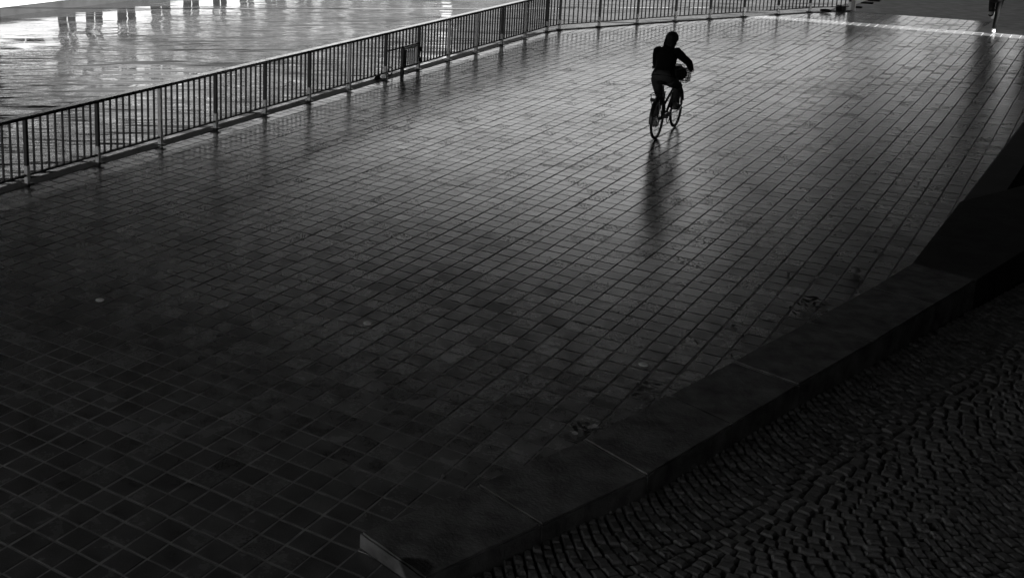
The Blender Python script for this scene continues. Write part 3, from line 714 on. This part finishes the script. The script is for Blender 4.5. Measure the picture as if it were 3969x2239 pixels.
# cyclist and bicycle share one local frame: x forward, y left, z up, origin at the rear tyre's contact
BK = Vector((7.17, 18.33, 0)); HEAD = math.atan2(.95, .70)
BM = Matrix.Translation(BK) @ Matrix.Rotation(HEAD, 4, 'Z')
bike = empty('bicycle', BK, HEAD, 'dark city bicycle with front basket and rear rack ridden across the pavers', 'bicycle')
WR, WB = .345, 1.10
def wheel(name, cx):
    hub = Vector((cx, 0, WR)); m1 = MB(); N = 40
    ring = lambda r: [hub + Vector((math.cos(2 * math.pi * k / N) * r, 0, math.sin(2 * math.pi * k / N) * r)) for k in range(N)]
    m1.tube(ring(WR - .021), .021, 10, closed=True); ty = m1.build(name, M_black, bike, True)
    m1 = MB(); m1.tube(ring(WR - .046), .012, 8, closed=True); m1.build('rim', M_chrome, ty, True)
    m1 = MB(); m1.tube([hub + Vector((0, -.055, 0)), hub + Vector((0, .055, 0))], .024, 10); m1.build('hub', M_chrome, ty, True)
    m1 = MB()
    for k in range(28):
        a = 2 * math.pi * k / 28; b = a + (.35 if k % 2 else -.35); sy = .03 if k % 4 < 2 else -.03
        m1.tube([hub + Vector((math.cos(b) * .024, sy, math.sin(b) * .024)), hub + Vector((math.cos(a) * (WR - .05), 0, math.sin(a) * (WR - .05)))], .0016, 5)
    m1.build('spoke_set', M_chrome, ty)
    return ty
wheel('rear_wheel', 0); wheel('front_wheel', WB)
BB_ = Vector((.45, 0, .29)); ST = Vector((.235, 0, .78)); HT1, HT0 = Vector((.855, 0, .86)), Vector((.895, 0, .66))
m1 = MB()
for a, b, r in ((BB_, ST, .017), (HT0, BB_, .021), (HT0 + Vector((-.01, 0, .09)), (BB_ * .55 + ST * .45), .018), (HT1 + Vector((-.01, 0, .03)), HT0, .023)): m1.tube([a, b], r, 10)
for s in (-.06, .06):
    m1.tube([BB_ + Vector((0, s * .5, 0)), Vector((0, s, WR))], .010, 8); m1.tube([ST + Vector((.01, s * .3, -.06)), Vector((0, s, WR))], .008, 8)
m1.tube([BB_ + Vector((0, -.05, 0)), BB_ + Vector((0, .05, 0))], .026, 12)
m1.build('frame', M_frame, bike, True)
m1 = MB()
for s in (-.055, .055): m1.tube([HT0 + Vector((.0, s, -.02)), Vector((.96, s, .52)), Vector((WB, s, WR))], .012, 8)
m1.tube([HT0 + Vector((0, -.06, -.02)), HT0 + Vector((0, .06, -.02))], .014, 8); m1.build('fork', M_frame, bike, True)
m1 = MB(); m1.tube([HT1, Vector((.83, 0, 1.02))], .014, 8); m1.tube([Vector((.66, .30, 1.07)), Vector((.74, .27, 1.08)), Vector((.84, .14, 1.06)), Vector((.84, 0, 1.02)), Vector((.84, -.14, 1.06)), Vector((.74, -.27, 1.08)), Vector((.66, -.30, 1.07))], .012, 8)
hbar = m1.build('handlebar', M_frame, bike, True)
for s in (-1, 1):
    m1 = MB(); m1.tube([Vector((.64, s * .307, 1.069)), Vector((.745, s * .268, 1.081))], .018, 10); m1.build('grip', M_black, hbar, True)
    m1 = MB(); m1.tube([Vector((.76, s * .26, 1.06)), Vector((.70, s * .33, 1.03))], .007, 6); m1.build('brake_lever', M_frame, hbar, True)
m1 = MB(); m1.tube([ST, Vector((.205, 0, .90))], .013, 8); m1.build('seat_post', M_chrome, bike, True)
m1 = MB(); m1.ball((.14, 0, .93), (.12, .095, .045), 14, 8); m1.ball((.28, 0, .935), (.13, .035, .035), 12, 8); m1.build('saddle', M_black, bike, True)
m1 = MB(); m1.tube([BB_ + Vector((0, -.075, 0)), BB_ + Vector((.075, -.085, .15))], .011, 8); m1.tube([BB_ + Vector((0, .075, 0)), BB_ + Vector((-.075, .085, -.15))], .011, 8)
N = 26; m1.tube([BB_ + Vector((math.cos(2 * math.pi * k / N) * .09, -.05, math.sin(2 * math.pi * k / N) * .09)) for k in range(N)], .007, 6, closed=True); m1.build('crankset', M_chrome, bike, True)
PR, PL = BB_ + Vector((.075, -.14, .15)), BB_ + Vector((-.075, .14, -.15))
for p in (PR, PL): m1 = MB(); m1.box(p, (.09, .09, .02)); m1.build('pedal', M_black, bike)
m1 = MB(); m1.bar(Vector((.02, -.062, WR + .02)), BB_ + Vector((.06, -.062, .06)), .02, .075); m1.build('chain_guard', M_frame, bike)
for cx, a0, a1 in ((0, 15, 185), (WB, 10, 150)):
    m1 = MB(); vs = []; fs = []; n = 18
    for k in range(n + 1):
        a = R(a0 + (a1 - a0) * k / n)
        for r, y in ((WR + .018, -.03), (WR + .032, 0), (WR + .018, .03)): vs.append((cx + math.cos(a) * r, y, WR + math.sin(a) * r))
    for k in range(n): fs += [(k * 3, k * 3 + 1, k * 3 + 4, k * 3 + 3), (k * 3 + 1, k * 3 + 2, k * 3 + 5, k * 3 + 4)]
    m1.add(vs, fs); m1.build('mudguard', M_frame, bike, True)
m1 = MB(); zr = .77
for s in (-.07, -.025, .025, .07): m1.tube([(-.27, s, zr), (.14, s, zr)], .006, 6)
for xx in (-.27, -.06, .14): m1.tube([(xx, -.07, zr), (xx, .07, zr)], .006, 6)
for s in (-.07, .07):
    m1.tube([(-.2, s, zr), (0, s, WR)], .006, 6); m1.tube([(.1, s, zr), (0, s, WR)], .006, 6)
m1.build('rear_rack', M_black, bike, True)
m1 = MB(); m1.box((-.30, 0, .70), (.03, .09, .05)); m1.build('rear_light', M_dark, bike)
# basket of thin wires
m1 = MB(); x0, x1, z0, z1 = .94, 1.22, .80, 1.05
for k in range(7):
    z = z0 + (z1 - z0) * k / 6; g = .02 * k / 6
    m1.tube([(x0, -.16 - g, z), (x1 + g, -.16 - g, z), (x1 + g, .16 + g, z), (x0, .16 + g, z)], .005, 5, closed=True)
for k in range(9):
    y = -.16 + .32 * k / 8
    m1.tube([(x1, y, z0), (x1 + .02, y * 1.1, z1)], .004, 5); m1.tube([(x0, y, z0), (x0, y * 1.1, z1)], .004, 5); m1.tube([(x0, y, z0), (x1, y, z0)], .004, 5)
for k in range(7):
    xx = x0 + (x1 - x0) * k / 6
    for s in (-1, 1): m1.tube([(xx, s * .16, z0), (xx, s * .18, z1)], .004, 5)
m1.build('basket', M_wicker, bike)
# bag in the basket
m1 = MB(); m1.ball((1.075, 0, .935), (.12, .135, .13), 14, 10); m1.ball((1.05, .04, 1.02), (.08, .08, .045), 10, 7); m1.tube([(1.0, -.08, 1.03), (1.03, -.04, 1.09), (1.06, .05, 1.09), (1.08, .1, 1.02)], .009, 6)
o = m1.build('bag', M_bag, None, True); o.matrix_world = BM; tag(o, 'dark bulky bag carried in the bicycle basket', 'bag')

def long_hair(V):
    h = V['head']
    cap = skinned([(h + Vector((-.02, 0, .0)), (.09, .09)), (h + Vector((-.055, 0, -.05)), (.098, .085)), (h + Vector((-.095, .02, -.16)), (.088, .06)), (h + Vector((-.12, .035, -.27)), (.07, .05)), (h + Vector((-.13, .02, -.35)), (.03, .02))], [(0, 1), (1, 2), (2, 3), (3, 4)])
    m1 = MB(); m1.ball(h + Vector((-.012, 0, .012)), (.116, .102, .108), 16, 12); top = m1.mesh('c', None); out = [cap, top]
    rr = random.Random(4)
    for k in range(16):
        y = rr.uniform(-.085, .085); x = -.07 - rr.random() * .05
        m1 = MB(); m1.tube([h + Vector((x * .6, y, .05)), h + Vector((x - .02, y * 1.1, -.08)), h + Vector((x - .04, y * 1.05, -.2)), h + Vector((x - .05, y * .9 + .01, -.30 - rr.random() * .08))], [.012, .018, .016, .004], 6); out.append(m1.mesh('s', None))
    return out
Jc = dict(pelvis=(.17, 0, 1.0), neck=(.34, 0, 1.49), head=(.40, -.03, 1.605), face=(.9, -.35, -.05),
          shl=(.30, .155, 1.40), ell=(.46, .21, 1.20), wrl=(.62, .26, 1.10), shr=(.30, -.155, 1.40), elr=(.46, -.30, 1.23), wrr=(.63, -.31, 1.10),
          hil=(.20, .10, .95), knl=(.52, .13, .62), anl=(.36, .14, .255), hir=(.20, -.10, .95), knr=(.63, -.13, .80), anr=(.50, -.14, .545),
          hdl=(.5, -.1, -.1), hdr=(.5, .1, -.1), thl=(0, -1, 0), thr=(0, 1, 0), curl=.8, toel=(1, .12, -.28), toer=(1, -.12, -.12))
person('person', BK, HEAD, Jc, 'long-haired person in black jacket and jeans cycling away from the bridge', (M_jacket, M_jeans), long_hair, shoe_mat=M_shoe2, long_top=.03)

def short_hair(V):
    m1 = MB(); m1.ball(V['head'] + Vector((-.015, 0, .025)), (.104, .088, .11), 16, 10); return [m1.mesh('c', None)]
# runner crossing the strip of sunlight; faces the bridge
Jr = dict(pelvis=(0, 0, .93), neck=(.05, 0, 1.44), head=(.08, 0, 1.59), face=(1, 0, 0), tight=True,
          shl=(.04, .18, 1.37), ell=(-.12, .25, 1.13), wrl=(.10, .22, 1.05), shr=(.04, -.18, 1.37), elr=(-.02, -.26, 1.10), wrr=(.22, -.18, 1.16),
          hil=(0, .085, .90), knl=(.12, .06, .50), anl=(.10, .03, .115), hir=(0, -.085, .90), knr=(.06, -.08, .47), anr=(-.34, -.05, .56),
          hdl=(1, -.2, .1), hdr=(1, .3, .4), thl=(0, 0, 1), thr=(0, 0, 1), curl=.6, toel=(1, .05, -.10), toer=(.25, 0, -1))
person('person', (20.42, 30.16, 0), math.atan2(-.80, -.60), Jr, 'runner in black leggings with a white shoe at the strip of sunlight', (M_jacket, M_legg), short_hair, shoe_mat=M_shoe)
Jw = dict(Jr); Jw.update(knl=(.10, .08, .5), anl=(.02, .08, .10), knr=(.16, -.08, .52), anr=(-.02, -.08, .13), toel=(1, 0, -.05), toer=(1, 0, -.25))
person('person', (21.80, 30.66, 0), math.atan2(-.84, -.55), Jw, 'second walker in dark clothes stepping beside the runner', (M_jacket, M_legg), short_hair, shoe_mat=M_shoe)

# ------------------------------------------------------------ studs, leaves, pebbles
for (x, y, rr, m, lb) in ((-1.20, 11.30, .047, M_stud, 'pale round steel stud in the pavers, far from the kerb'), (1.49, 10.65, .047, M_stud, 'pale round steel stud beside the broken paver joints'),
                          (3.84, 9.67, .045, M_stud, 'pale round steel stud close to the kerb stones'), (-.67, 8.70, .042, M_studd, 'dull dark round stud worn level with the pavers')):
    m1 = MB(); n = 24; prof = [(rr, .0), (rr, .003), (rr * .93, .0045), (rr * .4, .005), (.001, .005)]
    vs = [(math.cos(2 * math.pi * k / n) * r, math.sin(2 * math.pi * k / n) * r, z) for r, z in prof for k in range(n)]
    m1.add(vs, [(j * n + k, j * n + (k + 1) % n, (j + 1) * n + (k + 1) % n, (j + 1) * n + k) for j in range(len(prof) - 1) for k in range(n)])
    o = m1.build('pavement_stud', m, None, True); o.location = (x, y, .002); tag(o, lb, 'stud')
def leaf_mesh(k, mat):
    r = random.Random(100 + k); m1 = MB(); n = 14; vs = []; l = .04; lobes = r.choice((0, 0, 3, 5))
    for i in range(n):
        a = 2 * math.pi * i / n; rad = l * (.55 + .45 * abs(math.cos(a)) ** .7) * (1 + (.28 * math.cos(lobes * a) if lobes else 0)) * r.uniform(.88, 1.1)
        x, y = math.cos(a) * rad, math.sin(a) * rad * .72; vs.append((x, y, .006 + .35 * (x * x * r.uniform(-1, 3) + y * y * r.uniform(2, 8))))
    top = [(0, 0, .004)] + vs; bot = [(x, y, z - .0015) for x, y, z in top]; N = len(top)
    fs = [(0, 1 + i, 1 + (i + 1) % n) for i in range(n)] + [(N, N + 1 + (i + 1) % n, N + 1 + i) for i in range(n)] + [(1 + i, N + 1 + i, N + 1 + (i + 1) % n, 1 + (i + 1) % n) for i in range(n)]
    m1.add(top + bot, fs); m1.tube([(l * .9, 0, .006), (l * 1.25, .004, .010), (l * 1.6, .012, .006)], .0014, 5); return m1.mesh('leaf', mat)
leafs = [leaf_mesh(k, M_leaf if k % 3 else M_leafd) for k in range(9)]
def put_leaf(x, y, z, k, par=None, sc=1.0, r=random):
    o = obj('leaf' if par else 'fallen_leaf', leafs[k % 9], par); o.location = (x, y, z); o.rotation_euler = (r.gauss(0, .25), r.gauss(0, .25), r.uniform(0, 6.3)); o.scale = (sc,) * 3; return o
rl = random.Random(21)
singles = [(1335, 1786), (1990, 1786), (2540, 1540), (3395, 970), (3560, 708), (3115, 1040), (2845, 1262), (2725, 1090), (2080, 1755), (1720, 1855), (2700, 1330), (405, 1225), (278, 1058), (678, 1058), (3165, 1078), (2170, 1100), (3440, 845), (946, 2152)]
def ground_pt(px, py, z=0.0):
    d = fwd * 4485.75 + rt * (px - 833.6) - up * (py - 460.6); return Vector((0, 0, H_CAM)) + d * ((z - H_CAM) / d.z)
for k, (px, py) in enumerate(singles):
    p = ground_pt(px, py); tag(put_leaf(p.x, p.y, .006, k, sc=rl.uniform(.5, .9), r=rl), 'small dry leaf lying on the dark pavers', 'leaf', 'fallen leaves on the pavers')
for k, (px, py) in enumerate([(2550, 1850), (2510, 1860), (2470, 1838), (3338, 1412), (3455, 1905), (3290, 1880), (3912, 1473), (3620, 1700), (3580, 2030), (2472, 1950), (3300, 1590), (3310, 1320), (3760, 2085)]):
    p = ground_pt(px, py, -.2); z = lane_z(p); p = ground_pt(px, py, z)
    tag(put_leaf(p.x, p.y, z + .008, k + 4, sc=rl.uniform(.5, .95), r=rl), 'dry leaf lying on the granite setts below the kerb', 'leaf', 'fallen leaves on the setts')
for k in range(34):
    i = rl.randrange(0, 7); p = kL[i].lerp(kL[i + 1], rl.random()); dn_ = Vector((-e1.y, e1.x, 0)); p = p + dn_ * abs(rl.gauss(.05, .35))
    tag(put_leaf(p.x, p.y, .006, k, sc=rl.uniform(.25, .6), r=rl), 'small leaf scrap on the pavers along the kerb', 'leaf', 'leaf scraps along the kerb')
for (px, py, n, rad, lb) in ((3145, 1185, 34, .26, 'heap of dark dry leaves gathered against the far kerb stones'), (2268, 1668, 16, .16, 'small heap of pale leaves beside a chipped kerb joint'), (2515, 1512, 18, .18, 'loose heap of leaves near the stud by the kerb')):
    p = ground_pt(px, py); t = empty('leaf_pile', (p.x, p.y, 0), 0, lb, 'leaves', 'leaf heaps along the kerb')
    dk = (kL[5] - kL[2]).normalized()
    for k in range(n):
        a, b = rl.gauss(0, rad * .55), rl.gauss(0, rad * .22); put_leaf(dk.x * a - dk.y * b, dk.y * a + dk.x * b, .008 + rl.random() * .05 * math.exp(-(a / rad) ** 2), k * 3 if rl.random() < .7 else k, t, rl.uniform(.6, 1.0), rl)
for k, (px, py, s) in enumerate([(3315, 1060, .05), (3420, 975, .022), (2330, 1765, .02), (1720, 1850, .018), (3055, 1065, .018), (560, 1330, .014), (1420, 2000, .012)]):
    p = ground_pt(px, py); r = random.Random(k); m1 = MB(); m1.ball((0, 0, s * .7), (s, s * .8, s * .75), 9, 6); m1.v = [(x * r.uniform(.85, 1.15), y * r.uniform(.85, 1.15), max(0, z * r.uniform(.9, 1.1))) for x, y, z in m1.v]
    o = m1.build('pebble', M_stone, None, True); o.location = (p.x, p.y, .002); tag(o, 'large rounded stone lying on the pavers near the pier' if k == 0 else 'tiny pale pebble lying on the dark pavers', 'stone', None if k == 0 else 'pebbles on the pavers')

# dark moss and dirt in the broken joints near the middle stud
ms = MB(); rm = random.Random(31)
for (ax, ay, bx, by, n) in ((1130, 1245, 1480, 1345, 34), (1180, 1275, 1330, 1330, 12), (1500, 1450, 1560, 1480, 12), (2780, 705, 3060, 752, 26), (1040, 1180, 1120, 1200, 14)):
    for k in range(n):
        f = rm.random(); p = ground_pt(ax + (bx - ax) * f + rm.gauss(0, 5), ay + (by - ay) * f + rm.gauss(0, 5)); s_ = rm.uniform(.004, .011)
        ms.ball((p.x, p.y, -.002), (s_ * rm.uniform(.7, 1.8), s_, s_ * .5), 7, 5, rm.uniform(0, 3))
tag(ms.build('joint_moss', M_leafd, None, True), 'dark moss and dirt filling the broken joints between pavers', 'moss', kind='stuff')
